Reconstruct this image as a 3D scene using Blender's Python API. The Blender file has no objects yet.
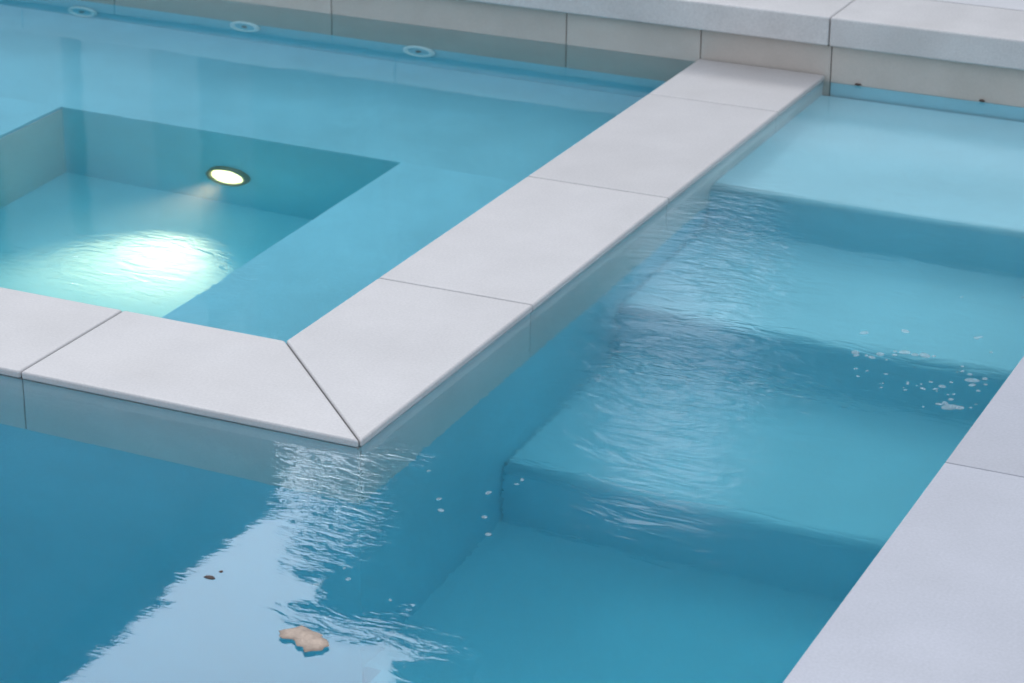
import bpy, bmesh, math, random
from mathutils import Vector, Matrix, noise
R = math.radians
random.seed(7)
sc = bpy.context.scene
C = sc.collection

# ------------------------------------------------------------------ camera
PITCH, YAW, ROLL, FPX = 0.38755, -0.43494, 0.00636, 2541.5
cam_d = bpy.data.cameras.new('camera')
cam = bpy.data.objects.new('camera', cam_d)
C.objects.link(cam)
sc.camera = cam
fw = Vector((math.sin(YAW)*math.cos(PITCH), math.cos(YAW)*math.cos(PITCH), -math.sin(PITCH)))
rt = Vector((math.cos(YAW), -math.sin(YAW), 0))
up = rt.cross(fw)
r2 = rt*math.cos(ROLL) + up*math.sin(ROLL)
u2 = -rt*math.sin(ROLL) + up*math.cos(ROLL)
m = Matrix((r2, u2, -fw)).transposed().to_4x4()
m.translation = Vector((2.234, -4.087, 2.115))
cam.matrix_world = m
cam_d.sensor_width = 36
cam_d.lens = FPX/1024*36
cam_d.clip_start = 0.05
cam_d.clip_end = 2000
cam_d.dof.use_dof = True
cam_d.dof.focus_distance = 5.3
cam_d.dof.aperture_fstop = 7.0

# ------------------------------------------------------------------ world, sun, exposure
SUN_AZ, SUN_EL = -38, 44
w = bpy.data.worlds.new('World')
sc.world = w
w.use_nodes = True
nt = w.node_tree
N, L = nt.nodes, nt.links
N.clear()
out = N.new('ShaderNodeOutputWorld')
sky = N.new('ShaderNodeTexSky')
sky.sky_type = 'NISHITA'
sky.sun_disc = False
sky.sun_elevation = R(SUN_EL)
sky.sun_rotation = R(SUN_AZ)
sky.dust_density = 2.0
bg = N.new('ShaderNodeBackground')
bg.inputs[1].default_value = 0.10
L.new(sky.outputs[0], bg.inputs[0])
# thin cloud sheet: brighter towards the hazy sun
tc = N.new('ShaderNodeTexCoord')
nz = N.new('ShaderNodeTexNoise')
nz.inputs['Scale'].default_value = 2.2
nz.inputs['Detail'].default_value = 6
mp = N.new('ShaderNodeMapping')
mp.inputs['Scale'].default_value = (1, 1, 2.6)
L.new(tc.outputs['Generated'], mp.inputs[0])
L.new(mp.outputs[0], nz.inputs[0])
cr = N.new('ShaderNodeValToRGB')
cr.color_ramp.elements[0].position = 0.36
cr.color_ramp.elements[0].color = (0.75, 0.75, 0.75, 1)
cr.color_ramp.elements[1].position = 0.60
L.new(nz.outputs[0], cr.inputs[0])
sd = (math.sin(R(SUN_AZ))*math.cos(R(SUN_EL)), math.cos(R(SUN_AZ))*math.cos(R(SUN_EL)), math.sin(R(SUN_EL)))
dt = N.new('ShaderNodeVectorMath')
dt.operation = 'DOT_PRODUCT'
GL = (-33, 38)      # brightest part of the cloud sheet, under the sun
dt.inputs[1].default_value = (math.sin(R(GL[0]))*math.cos(R(GL[1])), math.cos(R(GL[0]))*math.cos(R(GL[1])), math.sin(R(GL[1])))
L.new(tc.outputs['Generated'], dt.inputs[0])
pw = N.new('ShaderNodeMapRange')
pw.interpolation_type = 'SMOOTHSTEP'
pw.inputs[1].default_value = 0.92
pw.inputs[2].default_value = 1.0
pw.inputs[3].default_value = 0.95
pw.inputs[4].default_value = 4.2
L.new(dt.outputs['Value'], pw.inputs[0])
cb = N.new('ShaderNodeBackground')
cb.inputs[0].default_value = (0.84, 0.92, 1.06, 1)
L.new(pw.outputs[0], cb.inputs[1])
mx = N.new('ShaderNodeMixShader')
L.new(cr.outputs[0], mx.inputs[0])
L.new(bg.outputs[0], mx.inputs[1])
L.new(cb.outputs[0], mx.inputs[2])
L.new(mx.outputs[0], out.inputs[0])

sun_d = bpy.data.lights.new('sun', 'SUN')
sun_d.energy = 0.5
sun_d.angle = R(16)
sun_d.color = (1, 0.96, 0.9)
sun = bpy.data.objects.new('sun', sun_d)
C.objects.link(sun)
sun.rotation_euler = (-Vector(sd)).to_track_quat('-Z', 'Y').to_euler()

sc.view_settings.view_transform = 'Standard'
sc.view_settings.look = 'None'
sc.view_settings.gamma = 1
sc.view_settings.use_curve_mapping = False
sc.view_settings.exposure = 0.42
sc.render.engine = 'CYCLES'
sc.cycles.max_bounces = 14
sc.cycles.transmission_bounces = 14
sc.cycles.diffuse_bounces = 5
sc.cycles.volume_bounces = 2
sc.cycles.sample_clamp_indirect = 0

# ------------------------------------------------------------------ materials
def base_mat(name):
    m = bpy.data.materials.new(name)
    m.use_nodes = True
    n = m.node_tree.nodes
    return m, n, m.node_tree.links, n['Principled BSDF']

def stone(name, col, var=0.06, rough=0.55, grain=0.02, scale=5.0, bump=0.0006, stain=0.0):
    """fine-grained porcelain / stone: cloudy tone, sandy speckle, small relief"""
    m, n, l, b = base_mat(name)
    t = n.new('ShaderNodeTexCoord')
    oi = n.new('ShaderNodeObjectInfo')
    add = n.new('ShaderNodeVectorMath')
    l.new(t.outputs['Object'], add.inputs[0])
    sc_ = n.new('ShaderNodeVectorMath'); sc_.operation = 'SCALE'; sc_.inputs['Scale'].default_value = 37
    cmb = n.new('ShaderNodeCombineXYZ')
    l.new(oi.outputs['Random'], cmb.inputs[0]); l.new(oi.outputs['Random'], cmb.inputs[1])
    l.new(cmb.outputs[0], sc_.inputs[0]); l.new(sc_.outputs[0], add.inputs[1])
    a = n.new('ShaderNodeTexNoise'); a.inputs['Scale'].default_value = scale; a.inputs['Detail'].default_value = 5
    a.inputs['Roughness'].default_value = 0.6
    s = n.new('ShaderNodeTexNoise'); s.inputs['Scale'].default_value = 170; s.inputs['Detail'].default_value = 2
    l.new(add.outputs[0], a.inputs[0]); l.new(add.outputs[0], s.inputs[0])
    ra = n.new('ShaderNodeMapRange'); ra.inputs[1].default_value = 0.3; ra.inputs[2].default_value = 0.7
    ra.inputs[3].default_value = 1 - var; ra.inputs[4].default_value = 1 + var
    rs = n.new('ShaderNodeMapRange'); rs.inputs[1].default_value = 0.3; rs.inputs[2].default_value = 0.7
    rs.inputs[3].default_value = 1 - grain; rs.inputs[4].default_value = 1 + grain
    ro = n.new('ShaderNodeMapRange'); ro.inputs[3].default_value = 1 - var*.6; ro.inputs[4].default_value = 1 + var*.6
    l.new(a.outputs[0], ra.inputs[0]); l.new(s.outputs[0], rs.inputs[0]); l.new(oi.outputs['Random'], ro.inputs[0])
    m1 = n.new('ShaderNodeMath'); m1.operation = 'MULTIPLY'
    l.new(ra.outputs[0], m1.inputs[0]); l.new(rs.outputs[0], m1.inputs[1])
    m2 = n.new('ShaderNodeMath'); m2.operation = 'MULTIPLY'
    l.new(m1.outputs[0], m2.inputs[0]); l.new(ro.outputs[0], m2.inputs[1])
    cc = n.new('ShaderNodeVectorMath'); cc.operation = 'SCALE'
    cc.inputs[0].default_value = col
    l.new(m2.outputs[0], cc.inputs['Scale'])
    last = cc.outputs[0]
    if stain:
        v = n.new('ShaderNodeTexNoise'); v.inputs['Scale'].default_value = 1.7; v.inputs['Detail'].default_value = 7
        v.inputs['Distortion'].default_value = 0.6
        l.new(add.outputs[0], v.inputs[0])
        rv = n.new('ShaderNodeMapRange'); rv.inputs[1].default_value = 0.52; rv.inputs[2].default_value = 0.75
        rv.inputs[3].default_value = 0; rv.inputs[4].default_value = stain
        l.new(v.outputs[0], rv.inputs[0])
        mxs = n.new('ShaderNodeMix'); mxs.data_type = 'RGBA'
        l.new(rv.outputs[0], mxs.inputs[0]); l.new(last, mxs.inputs[6])
        mxs.inputs[7].default_value = (col[0]*.72, col[1]*.66, col[2]*.58, 1)
        last = mxs.outputs[2]
    l.new(last, b.inputs['Base Color'])
    b.inputs['Roughness'].default_value = rough
    bp = n.new('ShaderNodeBump'); bp.inputs['Strength'].default_value = 0.5; bp.inputs['Distance'].default_value = bump
    l.new(s.outputs[0], bp.inputs['Height']); l.new(bp.outputs[0], b.inputs['Normal'])
    return m

M = {}
M['coping'] = stone('pale porcelain coping', (0.46, 0.438, 0.425), 0.06, 0.5, 0.06, 4, stain=0.16)
M['coping_white'] = stone('white coping', (0.378, 0.380, 0.408), 0.055, 0.5, 0.06, 4, stain=0.14)
M['coping_grey'] = stone('grey porcelain coping', (0.47, 0.45, 0.435), 0.08, 0.55, 0.07, 5, stain=0.2)
M['fascia'] = stone('warm grey fascia tile', (0.44, 0.395, 0.35), 0.06, 0.45, 0.03, 6, stain=0.25)
M['fascia_spa'] = stone('pale grey spa wall tile', (0.68, 0.65, 0.63), 0.05, 0.45, 0.03, 6, stain=0.15)
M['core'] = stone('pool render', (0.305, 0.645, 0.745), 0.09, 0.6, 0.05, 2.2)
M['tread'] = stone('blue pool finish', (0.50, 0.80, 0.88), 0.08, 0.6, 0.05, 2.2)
M['seat'] = stone('spa seat with light painted in', (0.43, 0.74, 0.85), 0.09, 0.6, 0.05, 2.2)
M['grout'] = stone('dark grout', (0.16, 0.165, 0.16), 0.1, 0.8, 0.05, 9)
M['paving'] = stone('terrace paving', (0.50, 0.49, 0.49), 0.05, 0.6, 0.03, 4, stain=0.15)
M['ground'] = stone('dry lawn ground', (0.07, 0.09, 0.04), 0.3, 0.9, 0.2, 1.2)
M['house_wall'] = stone('house render', (0.18, 0.178, 0.175), 0.1, 0.8, 0.03, 1)
M['pillar'] = stone('white render', (0.40, 0.40, 0.39), 0.03, 0.7, 0.02, 1)
M['roof'] = stone('roof tile', (0.06, 0.05, 0.045), 0.2, 0.8, 0.05, 3)
M['bark'] = stone('bark', (0.09, 0.07, 0.05), 0.3, 0.9, 0.1, 8)
M['leaf_dry'] = stone('dry leaf', (0.34, 0.26, 0.20), 0.25, 0.7, 0.1, 40)
M['crumb'] = stone('dark crumb', (0.07, 0.045, 0.035), 0.3, 0.8, 0.1, 60)

def plain(name, col, rough=0.4, metal=0.0, emit=None, es=0):
    m, n, l, b = base_mat(name)
    nz = n.new('ShaderNodeTexNoise'); nz.inputs['Scale'].default_value = 30
    r = n.new('ShaderNodeMapRange'); r.inputs[3].default_value = 0.85; r.inputs[4].default_value = 1.15
    l.new(nz.outputs[0], r.inputs[0])
    v = n.new('ShaderNodeVectorMath'); v.operation = 'SCALE'; v.inputs[0].default_value = col
    l.new(r.outputs[0], v.inputs['Scale']); l.new(v.outputs[0], b.inputs['Base Color'])
    b.inputs['Roughness'].default_value = rough
    b.inputs['Metallic'].default_value = metal
    if emit:
        b.inputs['Emission Color'].default_value = (*emit, 1)
        b.inputs['Emission Strength'].default_value = es
    return m
M['plastic'] = plain('white plastic', (0.92, 0.93, 0.93), 0.35)
M['dark_hole'] = plain('dark plastic', (0.05, 0.06, 0.06), 0.5)
M['brass'] = plain('bronze bezel', (0.34, 0.24, 0.13), 0.4, 0.4)
M['lens'] = plain('lit lens', (0.9, 0.9, 0.8), 0.3, 0, (1.0, 0.70, 0.32), 3.2)
M['leaf'] = plain('tree foliage', (0.05, 0.075, 0.03), 0.7)
M['window'] = plain('dark window glass', (0.03, 0.035, 0.04), 0.1)

# water: clear dielectric with absorbing volume and rippled surface
def water_mat(name, absorb, patches, calm, soft=None, milk=0.27):
    m = bpy.data.materials.new(name)
    m.use_nodes = True
    n, l = m.node_tree.nodes, m.node_tree.links
    n.clear()
    o = n.new('ShaderNodeOutputMaterial')
    g = n.new('ShaderNodeBsdfPrincipled')
    g.inputs['Base Color'].default_value = (1, 1, 1, 1)
    g.inputs['Transmission Weight'].default_value = 1
    g.inputs['Roughness'].default_value = 0.0
    g.inputs['IOR'].default_value = 1.333
    va = n.new('ShaderNodeVolumeAbsorption')
    va.inputs['Color'].default_value = (1-absorb[0]/absorb[3], 1-absorb[1]/absorb[3], 1-absorb[2]/absorb[3], 1)
    va.inputs['Density'].default_value = absorb[3]
    vs = n.new('ShaderNodeVolumeScatter')          # slight milkiness of treated water
    vs.inputs['Color'].default_value = (0.74, 0.96, 1.0, 1)
    vs.inputs['Density'].default_value = milk
    vs.inputs['Anisotropy'].default_value = 0.3
    vadd = n.new('ShaderNodeAddShader')
    l.new(va.outputs[0], vadd.inputs[0]); l.new(vs.outputs[0], vadd.inputs[1])
    tc = n.new('ShaderNodeTexCoord')
    def noise_(scale, detail, stretch, dist=0.0, rot=0.0):
        mp = n.new('ShaderNodeMapping')
        mp.inputs['Scale'].default_value = stretch
        mp.inputs['Rotation'].default_value = (0, 0, rot)
        l.new(tc.outputs['Object'], mp.inputs[0])
        t = n.new('ShaderNodeTexNoise')
        t.inputs['Scale'].default_value = scale
        t.inputs['Detail'].default_value = detail
        t.inputs['Distortion'].default_value = dist
        l.new(mp.outputs[0], t.inputs[0])
        return t.outputs[0]
    def math_(op, a, b):
        k = n.new('ShaderNodeMath'); k.operation = op
        for i, v in enumerate((a, b)):
            if isinstance(v, (int, float)): k.inputs[i].default_value = v
            else: l.new(v, k.inputs[i])
        return k.outputs[0]
    h = math_('MULTIPLY', noise_(2.2, 2, (1, 1, 1), 0.3), calm)
    h = math_('ADD', h, math_('MULTIPLY', noise_(9, 2, (1, 1.5, 1), 0.4), calm*0.05))
    h = math_('ADD', h, math_('MULTIPLY', noise_(42, 2, (.6, 1.5, 1), 0.6, R(-22)), calm*0.035))
    for (cx, cy, rx, ry, rot, amp, scale) in patches:
        mp = n.new('ShaderNodeMapping')
        mp.vector_type = 'TEXTURE'
        mp.inputs['Location'].default_value = (cx, cy, 0)
        mp.inputs['Rotation'].default_value = (0, 0, rot)
        mp.inputs['Scale'].default_value = (rx, ry, 1e3)
        l.new(tc.outputs['Object'], mp.inputs[0])
        ln = n.new('ShaderNodeVectorMath'); ln.operation = 'LENGTH'
        l.new(mp.outputs[0], ln.inputs[0])
        mr = n.new('ShaderNodeMapRange'); mr.interpolation_type = 'SMOOTHERSTEP'
        mr.inputs[1].default_value = 0.15; mr.inputs[2].default_value = 1.0
        mr.inputs[3].default_value = 1; mr.inputs[4].default_value = 0
        l.new(ln.outputs['Value'], mr.inputs[0])
        rip = noise_(scale, 3, (0.55, 1.5, 1), 0.8, R(-22))
        h = math_('ADD', h, math_('MULTIPLY', math_('MULTIPLY', rip, mr.outputs[0]), amp))
    bp = n.new('ShaderNodeBump')
    bp.inputs['Strength'].default_value = 1.0
    bp.inputs['Distance'].default_value = 1.0
    l.new(h, bp.inputs['Height'])
    l.new(bp.outputs[0], g.inputs['Normal'])
    if soft:      # a breeze-ruffled part of the surface: ripples too fine to see one by one
        mp = n.new('ShaderNodeMapping'); mp.vector_type = 'TEXTURE'
        mp.inputs['Location'].default_value = (soft[0], soft[1], 0)
        mp.inputs['Scale'].default_value = (soft[2], soft[3], 1e3)
        l.new(tc.outputs['Object'], mp.inputs[0])
        ln = n.new('ShaderNodeVectorMath'); ln.operation = 'LENGTH'
        l.new(mp.outputs[0], ln.inputs[0])
        mr = n.new('ShaderNodeMapRange'); mr.interpolation_type = 'SMOOTHERSTEP'
        mr.inputs[1].default_value = 0.60; mr.inputs[2].default_value = 1.0
        mr.inputs[3].default_value = soft[4]; mr.inputs[4].default_value = 0
        l.new(ln.outputs['Value'], mr.inputs[0]); l.new(mr.outputs[0], g.inputs['Roughness'])
    l.new(g.outputs[0], o.inputs['Surface'])
    l.new(vadd.outputs[0], o.inputs['Volume'])
    return m

ABS = (0.55, 0.08, 0.035, 0.7)
M['pool_water'] = water_mat('pool water', ABS, [
    (0.03, -0.14, 0.17, 0.50, 0.52, 0.0022, 30),
    (0.08, 0.02, 0.16, 0.10, 0.52, 0.0016, 34),
    (0.36, -0.66, 0.30, 0.10, 0.1, 0.0016, 24),
    (0.30, 1.40, 0.24, 0.75, 0.35, 0.0032, 26),
    (0.50, 0.66, 0.56, 0.40, 0.1, 0.0026, 24),
    (0.55, 0.90, 1.00, 1.90, 0.0, 0.0022, 12),
    (0.95, 0.9, 0.40, 0.30, 0.0, 0.0008, 26)], 0.0014, (0.80, 1.60, 1.18, 2.2, 0.15))
M['spa_water'] = water_mat('spa water', ABS, [
    (-0.98, 0.68, 0.42, 0.34, 0.4, 0.0030, 24)], 0.0014, (-1.8, 2.0, 2.4, 1.9, 0.04), 0.11)

# ------------------------------------------------------------------ helpers
def link(name, bm, mat, parent=None, smooth=False):
    me = bpy.data.meshes.new(name)
    bm.to_mesh(me); bm.free()
    if smooth:
        for p in me.polygons: p.use_smooth = True
    me.materials.append(mat)
    o = bpy.data.objects.new(name, me)
    C.objects.link(o)
    if parent: o.parent = parent
    return o

def tag(o, label=None, cat=None, group=None, kind=None):
    if label: o['label'] = label
    if cat: o['category'] = cat
    if group: o['group'] = group
    if kind: o['kind'] = kind
    return o

def empty(name, loc=(0, 0, 0)):
    o = bpy.data.objects.new(name, None)
    o.empty_display_size = 0.1
    o.location = loc
    C.objects.link(o)
    return o

def add_poly(bm, pts, z0, z1):
    """prism on a CCW outline"""
    lo = [bm.verts.new((x, y, z0)) for x, y in pts]
    hi = [bm.verts.new((x, y, z1)) for x, y in pts]
    bm.faces.new(list(reversed(lo)))
    bm.faces.new(hi)
    k = len(pts)
    for i in range(k):
        bm.faces.new((lo[i], lo[(i+1) % k], hi[(i+1) % k], hi[i]))

def prism(name, pts, z0, z1, mat, parent=None, bev=0.0, seg=2):
    bm = bmesh.new()
    add_poly(bm, pts, z0, z1)
    if bev:
        bmesh.ops.bevel(bm, geom=list(bm.edges), offset=bev, segments=seg, affect='EDGES', profile=0.5)
    return link(name, bm, mat, parent, False)

def rect(x0, y0, x1, y1): return [(x0, y0), (x1, y0), (x1, y1), (x0, y1)]
def box(name, x0, y0, z0, x1, y1, z1, mat, parent=None, bev=0.0, seg=2):
    return prism(name, rect(x0, y0, x1, y1), z0, z1, mat, parent, bev, seg)

# ------------------------------------------------------------------ dimensions (metres; outer corner of the spa coping at the origin)
W, T, J = 0.40, 0.835, 0.003      # coping width, slab length, joint
BY = 2.925                        # plane of the back wall
RX = 1.088                        # edge of the right-hand coping
ZW = -0.021                       # water level
FLOOR = -1.06
DEEP = -1.60
TH = 0.018                        # slab thickness
OV = 0.006                        # overhang

# ------------------------------------------------------------------ ground and terrace (the setting)
bm = bmesh.new()
G = 600
for (x0, y0, x1, y1) in ((-G, BY+6, G, G), (-G, -G, G, -7), (-G, -7, -8, BY+6), (8, -7, G, BY+6)):
    add_poly(bm, rect(x0, y0, x1, y1), -0.35, -0.05)
tag(link('ground', bm, M['ground']), kind='structure')
bm = bmesh.new()
for (x0, y0, x1, y1) in ((-8, -7, 8, -3.4), (2.30, -3.4, 8, BY+.05), (-8, -3.4, -4.4, BY+.05)):
    add_poly(bm, rect(x0, y0, x1, y1), -1.3, -0.012)
tag(link('terrace', bm, M['paving']), kind='structure')

# pool basin shell
pb = tag(empty('pool_basin', (0, 0, FLOOR)), kind='structure')
def child(o, p):
    o.parent = p
    o.matrix_parent_inverse = Matrix.Translation(-Vector(p.location))
    return o
child(box('basin_floor', .03, -3.3, DEEP-.12, RX+.3, BY, FLOOR, M['core']), pb)
child(box('deep_floor', -4.3, -3.3, DEEP-.12, .03, .02, DEEP, M['core']), pb)
child(box('partition_footing', -4.3, .02, DEEP-.12, .03, BY, FLOOR-.001, M['core']), pb)
child(box('basin_wall', RX+.008, -3.2, FLOOR+.001, RX+.3, BY, -.30, M['core']), pb)
child(box('basin_wall', -4.2, -3.3, DEEP+.001, RX+.3, -3.2, -.02, M['core']), pb)
child(box('basin_wall', -4.3, -3.2, DEEP+.001, -4.2, 0.0, -.02, M['core']), pb)
child(box('fascia_tile', RX+.006, -3.2, -.30, RX+.3, BY, -.026, M['fascia']), pb)

# submerged steps
st = tag(empty('pool_steps', (0.5, 1.8, FLOOR)),
         'broad pale blue underwater steps descending from the back wall between spa wall and right coping', 'pool steps')
for (y0, y1, z) in ((1.985, BY-.012, -.155), (1.36, 1.985, -.47), (0.69, 1.36, -.77)):
    bm = bmesh.new()
    add_poly(bm, rect(-0.006, y0, RX+.01, y1), FLOOR, z)
    bm.normal_update()
    es = [e for e in bm.edges if all(abs(v.co.y-y0) < 1e-5 and abs(v.co.z-z) < 1e-5 for v in e.verts)]
    bmesh.ops.bevel(bm, geom=es, offset=0.035, segments=7, affect='EDGES', profile=0.5)
    bm.normal_update()
    for f in bm.faces: f.smooth = 1e-3 < abs(f.normal.z) < .999
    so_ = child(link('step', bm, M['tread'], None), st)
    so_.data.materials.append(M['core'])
    for p_ in so_.data.polygons: p_.material_index = 0 if p_.normal.z > .9 else 1  # risers and nosing darker than treads: shade painted into the colour

# ------------------------------------------------------------------ spa surround: L-shaped low wall with coping
sp = tag(empty('spa_wall', (-.2, .2, FLOOR)),
         'L shaped low wall between spa and pool topped with pale porcelain coping and mitred corner', 'pool wall')
XL = -.822 - 4*T
# core of the wall below the tile band
child(prism('wall_core', [(XL, OV+.004), (-OV-.004, OV+.004), (-OV-.004, BY-.002), (-W+.012, BY-.002), (-W+.012, W-.012), (XL, W-.012)],
            DEEP, -.305, M['core']), sp)
child(prism('grout_bed', [(XL, OV+.012), (-OV-.012, OV+.012), (-OV-.012, BY-.002), (-W+.012, BY-.002), (-W+.012, W-.012), (XL, W-.012)],
            -.303, -TH-.001, M['grout']), sp)
h = J/2
# fascia tiles, front face (towards camera) and right face
ZB0, ZB1 = -.302, -TH-.0035
xs = [-.002] + [-.822 - k*T for k in range(5)]
for i in range(5):
    child(box('fascia_tile', xs[i+1]+h, OV, ZB0, xs[i]-(h if i else OV), OV+.010, ZB1, M['fascia_spa'], bev=.001, seg=1), sp)
ys = [OV, T, 2*T, 3*T, BY]
for i in range(4):
    child(box('fascia_tile', -OV-.010, ys[i]+(h if i else .0105), ZB0, -OV, ys[i+1]-h, ZB1, M['fascia_spa'], bev=.001, seg=1), sp)
# coping slabs: two mitred at the corner, the rest rectangular
d = h*math.sqrt(2)
def slab(pts): child(prism('coping_slab', pts, -TH, 0, M['coping'], bev=.0055, seg=4), sp)
slab([(-.822+h, 0), (-d, 0), (-W-d, W), (-.822+h, W)])
slab([(0, d), (0, T-h), (-W, T-h), (-W, W+d)])
for k in range(1, 5):
    slab(rect(-.822-k*T+h, 0, -.822-(k-1)*T-h, W))
for y0, y1 in ((T, 2*T), (2*T, 3*T), (3*T, BY-.006)):
    slab(rect(-W, y0+h, 0, y1-h))

# ------------------------------------------------------------------ back wall with raised coping
bw = tag(empty('back_wall', (0, BY+.1, FLOOR)),
         'warm grey tiled back wall with thick raised stone coping along far side of spa and pool', 'pool wall')
child(box('wall_core', -4.3, BY+.006, FLOOR, 3.2, BY+.30, -.262, M['core']), bw)
child(box('wall_core', .016, BY+.0025, -.30, 3.2, BY+.0105, -.031, M['core']), bw)
child(box('grout_bed', -4.3, BY+.011, -.261, 3.2, BY+.30, .089, M['grout']), bw)
fx = [-4.18, -3.345, -2.51, -1.675, -.845, -.40, .014, .88, 1.715, 2.55]
for a, b in zip(fx[:-1], fx[1:]):
    child(box('fascia_tile', a+h, BY, -.262 if a < 0 else -.030, b-h, BY+.010, .088, M['fascia'], bev=.0012, seg=1), bw)
CZ0, CZ1, CF = .094, .182, BY-.03
cx = [-4.31, -2.87, -1.43, .012, 1.45, 2.89]
for a, b in zip(cx[:-1], cx[1:]):
    child(box('coping_slab', a+h, CF, CZ0, b-h, CF+.33, CZ1, M['coping_grey'], bev=.006, seg=3), bw)

# raised terrace paving behind the back coping
tp = tag(empty('back_terrace', (0, 5, 0)), kind='structure')
child(box('paving_bed', -8, CF+.32, -1.2, 8, BY+6.2, CZ1-.012, M['grout']), tp)
random.seed(3)
y = CF+.334
row = 0
while y < BY+6:
    x = -7.9 + (row % 2)*.3
    while x < 7.4:
        bm = bmesh.new()
        add_poly(bm, rect(x+.002, y+.002, x+.898, y+.598), CZ1-.012, CZ1-.001+random.uniform(-.0006, .0006))
        o = child(link('paving_slab', bm, M['paving']), tp) if y < BY+1.3 and -3 < x < 1.6 else None
        if o is None:
            o = child(link('paving_slab', bm, M['paving']), tp) if y < BY+1.3 else None
            if o is None: bm.free()
        x += .90
    y += .60
    row += 1
bm = bmesh.new()
add_poly(bm, rect(-7.9, y-.6*8, 7.9, BY+6.1), CZ1-.0115, CZ1-.001)
child(link('paving_field', bm, M['paving']), tp) if False else bm.free()

# ------------------------------------------------------------------ right-hand coping
rc = tag(empty('pool_coping', (RX+.4, 0, -.2)),
         'plain white pool coping slabs running along the right side of the pool', 'pool coping')
child(box('grout_bed', RX+.012, -3.2, -.25, RX+1.2, BY-.001, -TH-.001, M['grout']), rc)
ry = [.415 + k*1.25 for k in range(-3, 3)]
for a, b in zip(ry[:-1], ry[1:]):
    child(box('coping_slab', RX, a+h*.8, -TH, RX+1.2, min(b-h*.8, BY-.002), 0, M['coping_white'], bev=.003, seg=3), rc)

# ------------------------------------------------------------------ spa interior
BZ, FX0, FX1, FY1, SF = -.47, -2.14, -.975, 2.06, -1.055
si = tag(empty('spa_basin', (-1.5, 1.5, SF)),
         'submerged blue spa seat ledge around a deep rectangular foot well', 'spa basin')
bm = bmesh.new()
# ledge ring: outline with rectangular well, built as four butting blocks welded in one mesh
XS0 = -3.6
for (x0, y0, x1, y1) in ((XS0, FY1, -W+.012, BY+.004), (FX1, W-.012, -W+.012, FY1), (XS0, W-.012, FX0, FY1), (FX0, W-.012, FX1, .62)):
    add_poly(bm, rect(x0, y0, x1, y1), SF, BZ)
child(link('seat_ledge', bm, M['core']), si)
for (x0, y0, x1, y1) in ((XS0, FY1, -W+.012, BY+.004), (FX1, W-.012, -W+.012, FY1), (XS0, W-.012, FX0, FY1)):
    child(box('seat_top', x0, y0, BZ+.001, x1, y1, BZ+.012, M['seat']), si)  # tops paler than the ledge sides, light painted into the colour
child(box('footwell_floor', FX0-.02, .60, SF-.06, FX1+.02, FY1+.02, SF+.002, M['tread']), si)
child(box('footwell_panel', FX0-.001, .62, SF+.004, FX0+.006, FY1-.001, BZ-.012, M['fascia_spa']), si)  # greyer facing on the left foot-well wall
child(box('side_wall', XS0-.25, W-.012, SF, XS0, BY, -.03, M['core']), si)

def disc_y(bm, cx, y, cz, r0, r1, depth, seg=40):
    """flat ring (or disc when r0=0) facing -Y"""
    ring = []
    for r, yy in ((r0, y), (r0+(r1-r0)*.15, y-depth), (r1-(r1-r0)*.25, y-depth), (r1, y)):
        ring.append([bm.verts.new((cx+math.cos(2*math.pi*i/seg)*r, yy, cz+math.sin(2*math.pi*i/seg)*r)) for i in range(seg)])
    for a, b in zip(ring[:-1], ring[1:]):
        for i in range(seg):
            j = (i+1) % seg
            bm.faces.new((a[i], a[j], b[j], b[i]))

def jet(x, z, label):
    t = tag(empty('spa_jet', (x, BY, z)), label, 'spa jet', 'round white spa jets on the far spa wall')
    bm = bmesh.new(); disc_y(bm, 0, 0, 0, .038, .058, .010)
    t = link('jet_ring', bm, M['plastic'], t, True)
    bm = bmesh.new()
    vs = [bm.verts.new((math.cos(a*math.pi/16)*.039, -.002, math.sin(a*math.pi/16)*.039)) for a in range(32)]
    bm.faces.new(list(reversed(vs)))
    bmesh.ops.recalc_face_normals(bm, faces=bm.faces)
    link('jet_cup', bm, M['core'], t)
    bm = bmesh.new(); disc_y(bm, 0, -.003, 0, .004, .010, .006, 20)
    link('nozzle', bm, M['grout'], t, True)
    return t.parent
jet(-2.64, -.395, 'white ring of the leftmost spa jet under water on far wall')
jet(-2.001, -.30, 'white ring of the middle spa jet under water on far wall')
jet(-1.358, -.305, 'white ring of the rightmost spa jet, nearest the wall between spa and pool')

# underwater lamp on the foot-well wall
lp = tag(empty('pool_light', (-1.552, FY1, -.82)),
         'round lit warm white underwater lamp with bronze rim in the spa foot well', 'pool light')
bm = bmesh.new(); disc_y(bm, 0, 0, 0, .056, .074, .020, 48)
bz_ = link('bezel', bm, M['brass'], lp, True)
bm = bmesh.new()
prev = None
for k, (r, yy) in enumerate(((.056, -.008), (.050, -.016), (.036, -.022), (.018, -.025))):
    cur = [bm.verts.new((math.cos(a*math.pi/20)*r, yy, math.sin(a*math.pi/20)*r)) for a in range(40)]
    if prev:
        for i in range(40): bm.faces.new((prev[i], prev[(i+1) % 40], cur[(i+1) % 40], cur[i]))
    prev = cur
bm.faces.new(prev)
bmesh.ops.recalc_face_normals(bm, faces=bm.faces)
link('lens', bm, M['lens'], bz_, True)
sl = bpy.data.lights.new('lamp_beam', 'SPOT')
sl.energy = 105
sl.color = (1.0, 0.34, 0.18)
sl.spot_size = R(76)
sl.spot_blend = 1.0
sl.shadow_soft_size = 0.04
so = bpy.data.objects.new('lamp_beam', sl)
C.objects.link(so)
so.parent = lp
so.location = (0, -.07, 0)
so.rotation_euler = Vector((.03, -.66, -.13)).to_track_quat('-Z', 'Y').to_euler()

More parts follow.
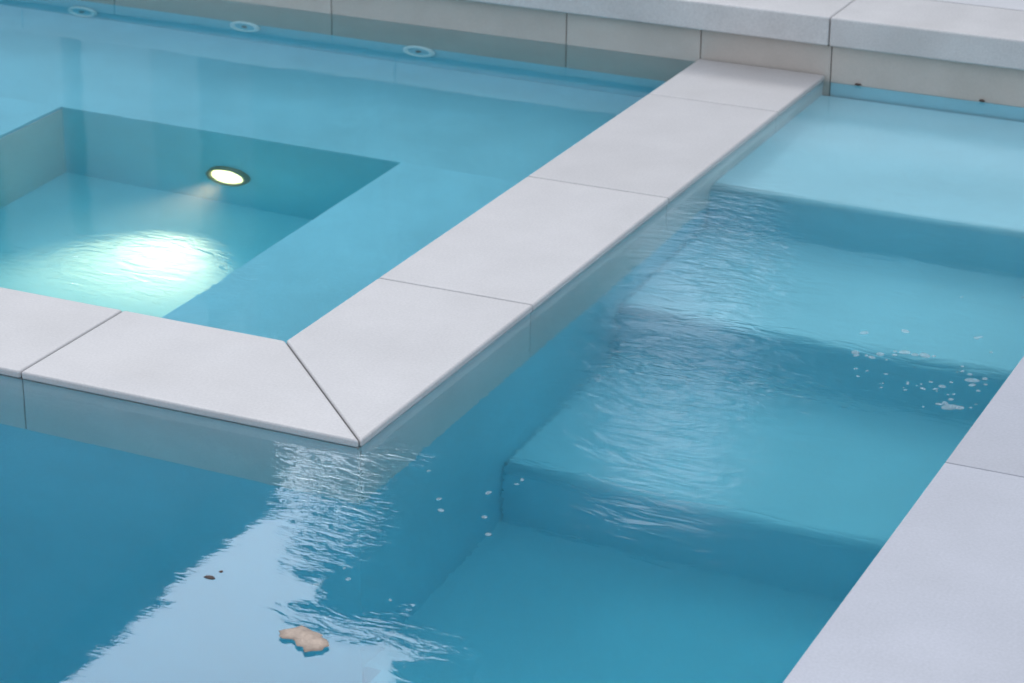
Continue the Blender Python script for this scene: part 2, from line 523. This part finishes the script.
# ------------------------------------------------------------------ water bodies
bm = bmesh.new()
add_poly(bm, [(-4.25, -3.25), (RX+.05, -3.25), (RX+.05, BY+.05), (-.06, BY+.05), (-.06, .06), (-4.25, .06)], DEEP-.05, ZW)
tag(link('pool_water', bm, M['pool_water']), kind='structure')
bm = bmesh.new()
add_poly(bm, rect(XS0-.05, W-.06, -W+.06, BY+.05), SF-.03, -.013)
tag(link('spa_water', bm, M['spa_water']), kind='structure')

# ------------------------------------------------------------------ floating leaf, crumbs, bubbles
lf = tag(empty('floating_leaf', (.286, -.735, ZW)), 'crumpled pale brown dead leaf floating near the bottom of the photo', 'leaf')
bm = bmesh.new()
def lobe(cx, cy, rx, ry, rot, lift, sd):
    n_ = 18
    cen = bm.verts.new((cx, cy, lift*.4+.003))
    r1, r2 = [], []
    for i in range(n_):
        a = 2*math.pi*i/n_
        j = 1 + .45*noise.noise(Vector((math.cos(a)*1.9+sd, math.sin(a)*1.9, sd))) + .08*math.sin(5*a)
        for r, L_ in ((.55, r1), (1, r2)):
            px, py = math.cos(a)*rx*r*j, math.sin(a)*ry*r*j
            X = cx+px*math.cos(rot)-py*math.sin(rot); Y = cy+px*math.sin(rot)+py*math.cos(rot)
            Z = lift*.4 + .003*noise.noise(Vector((X*60, Y*60, sd))) + (.0015 if r < 1 else 0)
            L_.append(bm.verts.new((X, Y, Z+.001)))
    for i in range(n_):
        j = (i+1) % n_
        bm.faces.new((cen, r1[i], r1[j])); bm.faces.new((r1[i], r2[i], r2[j], r1[j]))
lobe(-.016, .009, .036, .024, .1, .004, 1.3)
lobe(.018, -.007, .034, .026, -.5, .0055, 4.1)
for v in bm.verts: v.co.z += .0018
bmesh.ops.recalc_face_normals(bm, faces=bm.faces)
bmesh.ops.solidify(bm, geom=bm.faces, thickness=-.0004)
link('leaf_blade', bm, M['leaf_dry'], lf, True)
def lump(name, loc, s, mat, seed, label, cat, group=None, sub=2):
    bm = bmesh.new()
    bmesh.ops.create_icosphere(bm, subdivisions=sub, radius=1)
    for v in bm.verts:
        k = 1 + .35*noise.noise(v.co*1.7 + Vector((seed, seed, 0)))
        v.co = Vector((v.co.x*s[0]*k, v.co.y*s[1]*k, v.co.z*s[2]*k))
    o = link(name, bm, mat, None, True)
    o.location = loc
    return tag(o, label, cat, group)
lump('debris_crumb', (.016, -.604, ZW), (.011, .006, .003), M['crumb'], 2, 'dark scrap floating in the bright reflection left of the spa corner edge', 'debris')
lump('debris_crumb', (.022, -.575, ZW), (.004, .004, .002), M['crumb'], 5, 'tiny dark speck floating just above the larger dark scrap', 'debris')
lump('debris_crumb', (.102, BY-.006, ZW+.004), (.010, .005, .004), M['crumb'], 9, 'dark crumb at the far waterline close to the spa wall end', 'debris')
lump('debris_crumb', (.477, BY-.006, ZW+.004), (.010, .005, .004), M['crumb'], 13, 'dark crumb at the far waterline towards the right edge', 'debris')

# air bubbles: small glassy domes with a foam skin
mb, n_, l_, b_ = base_mat('bubble film')
b_.inputs['Base Color'].default_value = (.80, .92, .96, 1)
b_.inputs['Roughness'].default_value = .08
b_.inputs['Alpha'].default_value = .25
b_.inputs['IOR'].default_value = 1.33
bnz = n_.new('ShaderNodeTexNoise'); bnz.inputs['Scale'].default_value = 160
bbp = n_.new('ShaderNodeBump'); bbp.inputs['Distance'].default_value = .002
l_.new(bnz.outputs[0], bbp.inputs['Height']); l_.new(bbp.outputs[0], b_.inputs['Normal'])
bm = bmesh.new()
bmesh.ops.create_icosphere(bm, subdivisions=3, radius=1)
bmesh.ops.bisect_plane(bm, geom=bm.verts[:]+bm.edges[:]+bm.faces[:], plane_co=(0, 0, -.12), plane_no=(0, 0, -1), clear_outer=True)
bmesh.ops.holes_fill(bm, edges=bm.edges)
proto_me = bpy.data.meshes.new('air_bubble')
bm.to_mesh(proto_me); bm.free()
for p_ in proto_me.polygons: p_.use_smooth = True
proto_me.materials.append(mb)
def bubble(x, y, r, label, group):
    o = bpy.data.objects.new('air_bubble', proto_me)
    o.location = (x, y, ZW)
    o.scale = (r*random.uniform(.8, 1.3), r*random.uniform(.6, .9), r*.32)
    o.rotation_euler = (0, 0, random.uniform(0, 3))
    C.objects.link(o)
    tag(o, label, 'bubble', group)
# points (x, y, radius) of the clusters
random.seed(11)
A = [(.779, .919, .009), (.765, .925, .006), (.737, .931, .012), (.745, .915, .007), (.79, .945, .011), (.82, .955, .007), (.836, .979, .012),
     (.815, .975, .006), (.86, .975, .010), (.881, .981, .014), (.90, .985, .006), (.72, 1.05, .010), (.80, 1.10, .009)]
for k_, (x, y, r) in enumerate(A): bubble(x, y, r, {0: 'leftmost large bubble of the row over the second step edge', 9: 'largest bubble of the row over the second step edge', 12: 'lone bubble floating above the row, over the second step'}.get(k_, 'air bubble in the row over the second step edge'), 'bubbles in the row over the second step edge')
Bc = [(1.010, .728, .017), (.995, .745, .010), (1.03, .735, .010), (.985, .735, .007), (1.0, .77, .007), (1.013, .889, .013), (1.02, .865, .008),
      (.964, .829, .010), (.955, .81, .006), (.975, .86, .006), (1.035, .91, .008), (1.0, .92, .007), (.98, .93, .006), (1.045, .88, .006),
      (.93, .80, .007), (1.04, .84, .006)]
for k_, (x, y, r) in enumerate(Bc): bubble(x, y, r, {0: 'largest foam bubble, at the front of the cluster beside the right coping', 5: 'biggest bubble at the back of the cluster beside the right coping'}.get(k_, 'air bubble in the cluster beside the right coping edge'), 'bubbles clustered beside the right coping')
for i in range(26):
    a_ = random.uniform(0, 6.28); k_ = random.random()**.6
    bubble(.90+math.cos(a_)*k_*.17+.02, .84+math.sin(a_)*k_*.15, random.uniform(.002, .005), 'tiny bubble speck scattered near the right coping', 'tiny bubbles near the right coping')
for i in range(12):
    x, y = random.uniform(.16, .40), random.uniform(-.55, .05)
    bubble(x, y, random.uniform(.004, .008), 'small bubble floating right of the spa corner', 'bubbles right of the spa corner')
for i in range(5):
    bubble(random.uniform(.85, 1.05), random.uniform(1.0, 1.45), random.uniform(.004, .008), 'small bubble over the second step towards the right frame edge', 'bubbles over the second step')

# ------------------------------------------------------------------ house and trees beyond the terrace (seen only as reflections)
hs = tag(empty('house', (-11, 12, 0)), 'gabled house beyond the terrace, seen only as the dark reflection at lower left', 'house')
HX, HY = -6.25, 10.0
bm = bmesh.new()
prof = [(-15.2, -.05), (HX, -.05), (HX, 5.55), (-10.7, 10.0), (-15.2, 5.55)]
lo = [bm.verts.new((x, HY, z)) for x, z in prof]
hi = [bm.verts.new((x-5.4, HY+8, z)) for x, z in prof]
bm.faces.new(lo); bm.faces.new(list(reversed(hi)))
for i in range(5): bm.faces.new((lo[i], hi[i], hi[(i+1) % 5], lo[(i+1) % 5]))
bmesh.ops.recalc_face_normals(bm, faces=bm.faces)
child(link('wall', bm, M['house_wall']), hs)
for sgn in (1, -1):
    bm = bmesh.new()
    a = Vector((-10.7+sgn*-.0, 0, 10.06)); b = Vector((-10.7+sgn*4.75, 0, 5.31))
    v = [bm.verts.new(p) for p in ((a.x, HY-.35, a.z), (b.x, HY-.35, b.z), (b.x, HY-.35, b.z+.22), (a.x, HY-.35, a.z+.22),
                                   (a.x-5.6, HY+8.3, a.z), (b.x-5.6, HY+8.3, b.z), (b.x-5.6, HY+8.3, b.z+.22), (a.x-5.6, HY+8.3, a.z+.22))]
    for f in ((0, 1, 2, 3), (4, 5, 6, 7), (0, 1, 5, 4), (1, 2, 6, 5), (2, 3, 7, 6), (3, 0, 4, 7)): bm.faces.new([v[i] for i in f])
    bmesh.ops.recalc_face_normals(bm, faces=bm.faces)
    child(link('roof', bm, M['roof']), hs)
for px in (-6.62, -7.3, -8.9, -10.6, -12.2):
    child(box('pillar', px-.28, HY-1.0, .0, px+.25, HY-.45, 4.3, M['pillar'], bev=.01), hs)
child(box('porch_beam', -13, HY-1.05, 4.31, HX-.08, HY-.02, 4.75, M['pillar']), hs)
for px in (-8.1, -9.75, -11.4):
    wn = child(box('window', px-.5, HY-.03, .9, px+.5, HY-.004, 2.6, M['window']), hs)

def tree(x, y, top, rad, hgt, seed, label, leaves=5200, sub=9):
    random.seed(seed)
    t = tag(empty('garden_tree', (x, y, -.05)), label, 'tree', 'trees beyond the terrace')
    bm = bmesh.new()
    def limb(p, q, r0, r1):
        dirv = (q-p)
        mtx = Matrix.Translation((p+q)/2) @ dirv.to_track_quat('Z', 'Y').to_matrix().to_4x4()
        bmesh.ops.create_cone(bm, cap_ends=True, segments=8, radius1=r0, radius2=r1, depth=dirv.length, matrix=mtx)
    czz = top-hgt/2
    limb(Vector((0, 0, 0)), Vector((.1, 0, czz*.8)), .055, .04)
    cl = []
    for i in range(sub):
        a = random.uniform(0, 6.28); rr = random.uniform(.2, .72)*rad
        c = Vector((math.cos(a)*rr, math.sin(a)*rr, czz + random.uniform(-.36, .36)*hgt))
        limb(Vector((.1, 0, czz*.72+random.uniform(0, .08)*czz)), c, .035, .012)
        cl.append((c, random.uniform(.34, .52)))
    link('trunk', bm, M['bark'], t)
    bm = bmesh.new()
    for i in range(leaves):
        c, s = random.choice(cl)
        v = Vector([random.gauss(0, 1) for _ in range(3)]).normalized() * (random.random()**.45)
        p = c + Vector((v.x*rad*s, v.y*rad*s, v.z*hgt*.5*s))
        q = Matrix.Rotation(random.uniform(0, 6.28), 3, Vector([random.gauss(0, 1) for _ in range(3)]).normalized())
        L1, W1 = random.uniform(.09, .17), random.uniform(.05, .09)
        bm.faces.new([bm.verts.new(p + q @ Vector(k)) for k in ((-L1, 0, 0), (0, -W1, .02), (L1, 0, 0), (0, W1, .02))])
    link('crown', bm, M['leaf'], t)
def dirp(az, dist): return .1+math.sin(R(az))*dist, -.5+math.cos(R(az))*dist
for az, dist, el, rad, hgt, sd_, nl, ns, lb in (
        (-27.2, 12.5, 28.9, .78, 1.7, 1, 9000, 14, 'leafy tree beyond the terrace nearest the house, seen only mirrored in the pool'),
        (-20.6, 13.0, 35.0, 1.45, 2.75, 2, 14000, 22, 'broad tree beyond the terrace second from the house, seen only mirrored in the pool'),
        (-23.7, 13.4, 28.8, .92, 3.2, 6, 14000, 30, 'added slim tree closing the sky gap between the nearest and the broad tree, seen only mirrored in the pool'),  # added to cover a bright sky streak in the reflection
        (-11.4, 13.5, 35.0, 1.45, 6.6, 3, 16000, 30, 'tall full tree beyond the terrace third from the house, seen only mirrored in the pool'),
        (-5.0, 14.5, 34.0, 1.7, 6.8, 4, 16000, 30, 'tall full tree beyond the terrace farthest from the house, seen only mirrored in the pool')):
    x, y = dirp(az, dist)
    tree(x, y, math.tan(R(el))*dist, rad, hgt, sd_, lb, nl, ns)

# tall hedge put in unseen to keep low sky out of the reflection
random.seed(21)
hd = tag(empty('added_hedge', (-3.2, 10.9, -.05)), 'added dark leafy screen blocking the low sky, seen only mirrored in the water', 'added_hedge')
bm = bmesh.new()
add_poly(bm, rect(-3.9, -.25, -1.4, .25), 0, 4.6)
add_poly(bm, rect(-1.4, -.24, 3.6, .24), 0, 3.2)
link('added_hedge_core', bm, M['leaf'], hd)
bm = bmesh.new()
for i in range(24000):
    X = random.uniform(-4.05, 3.75)
    top = 4.6 if X < -1.4 else 3.2
    p = Vector((X, random.choice((-1, 1))*random.uniform(.2, .42), random.uniform(0, top+.15)))
    if random.random() < .3: p = Vector((X, random.uniform(-.4, .4), top+abs(random.gauss(0, .12))))
    q = Matrix.Rotation(random.uniform(0, 6.28), 3, Vector([random.gauss(0, 1) for _ in range(3)]).normalized())
    bm.faces.new([bm.verts.new(p + q @ Vector(k)) for k in ((-.08, 0, 0), (0, -.045, .015), (.08, 0, 0), (0, .045, .015))])
link('added_hedge_foliage', bm, M['leaf'], hd)
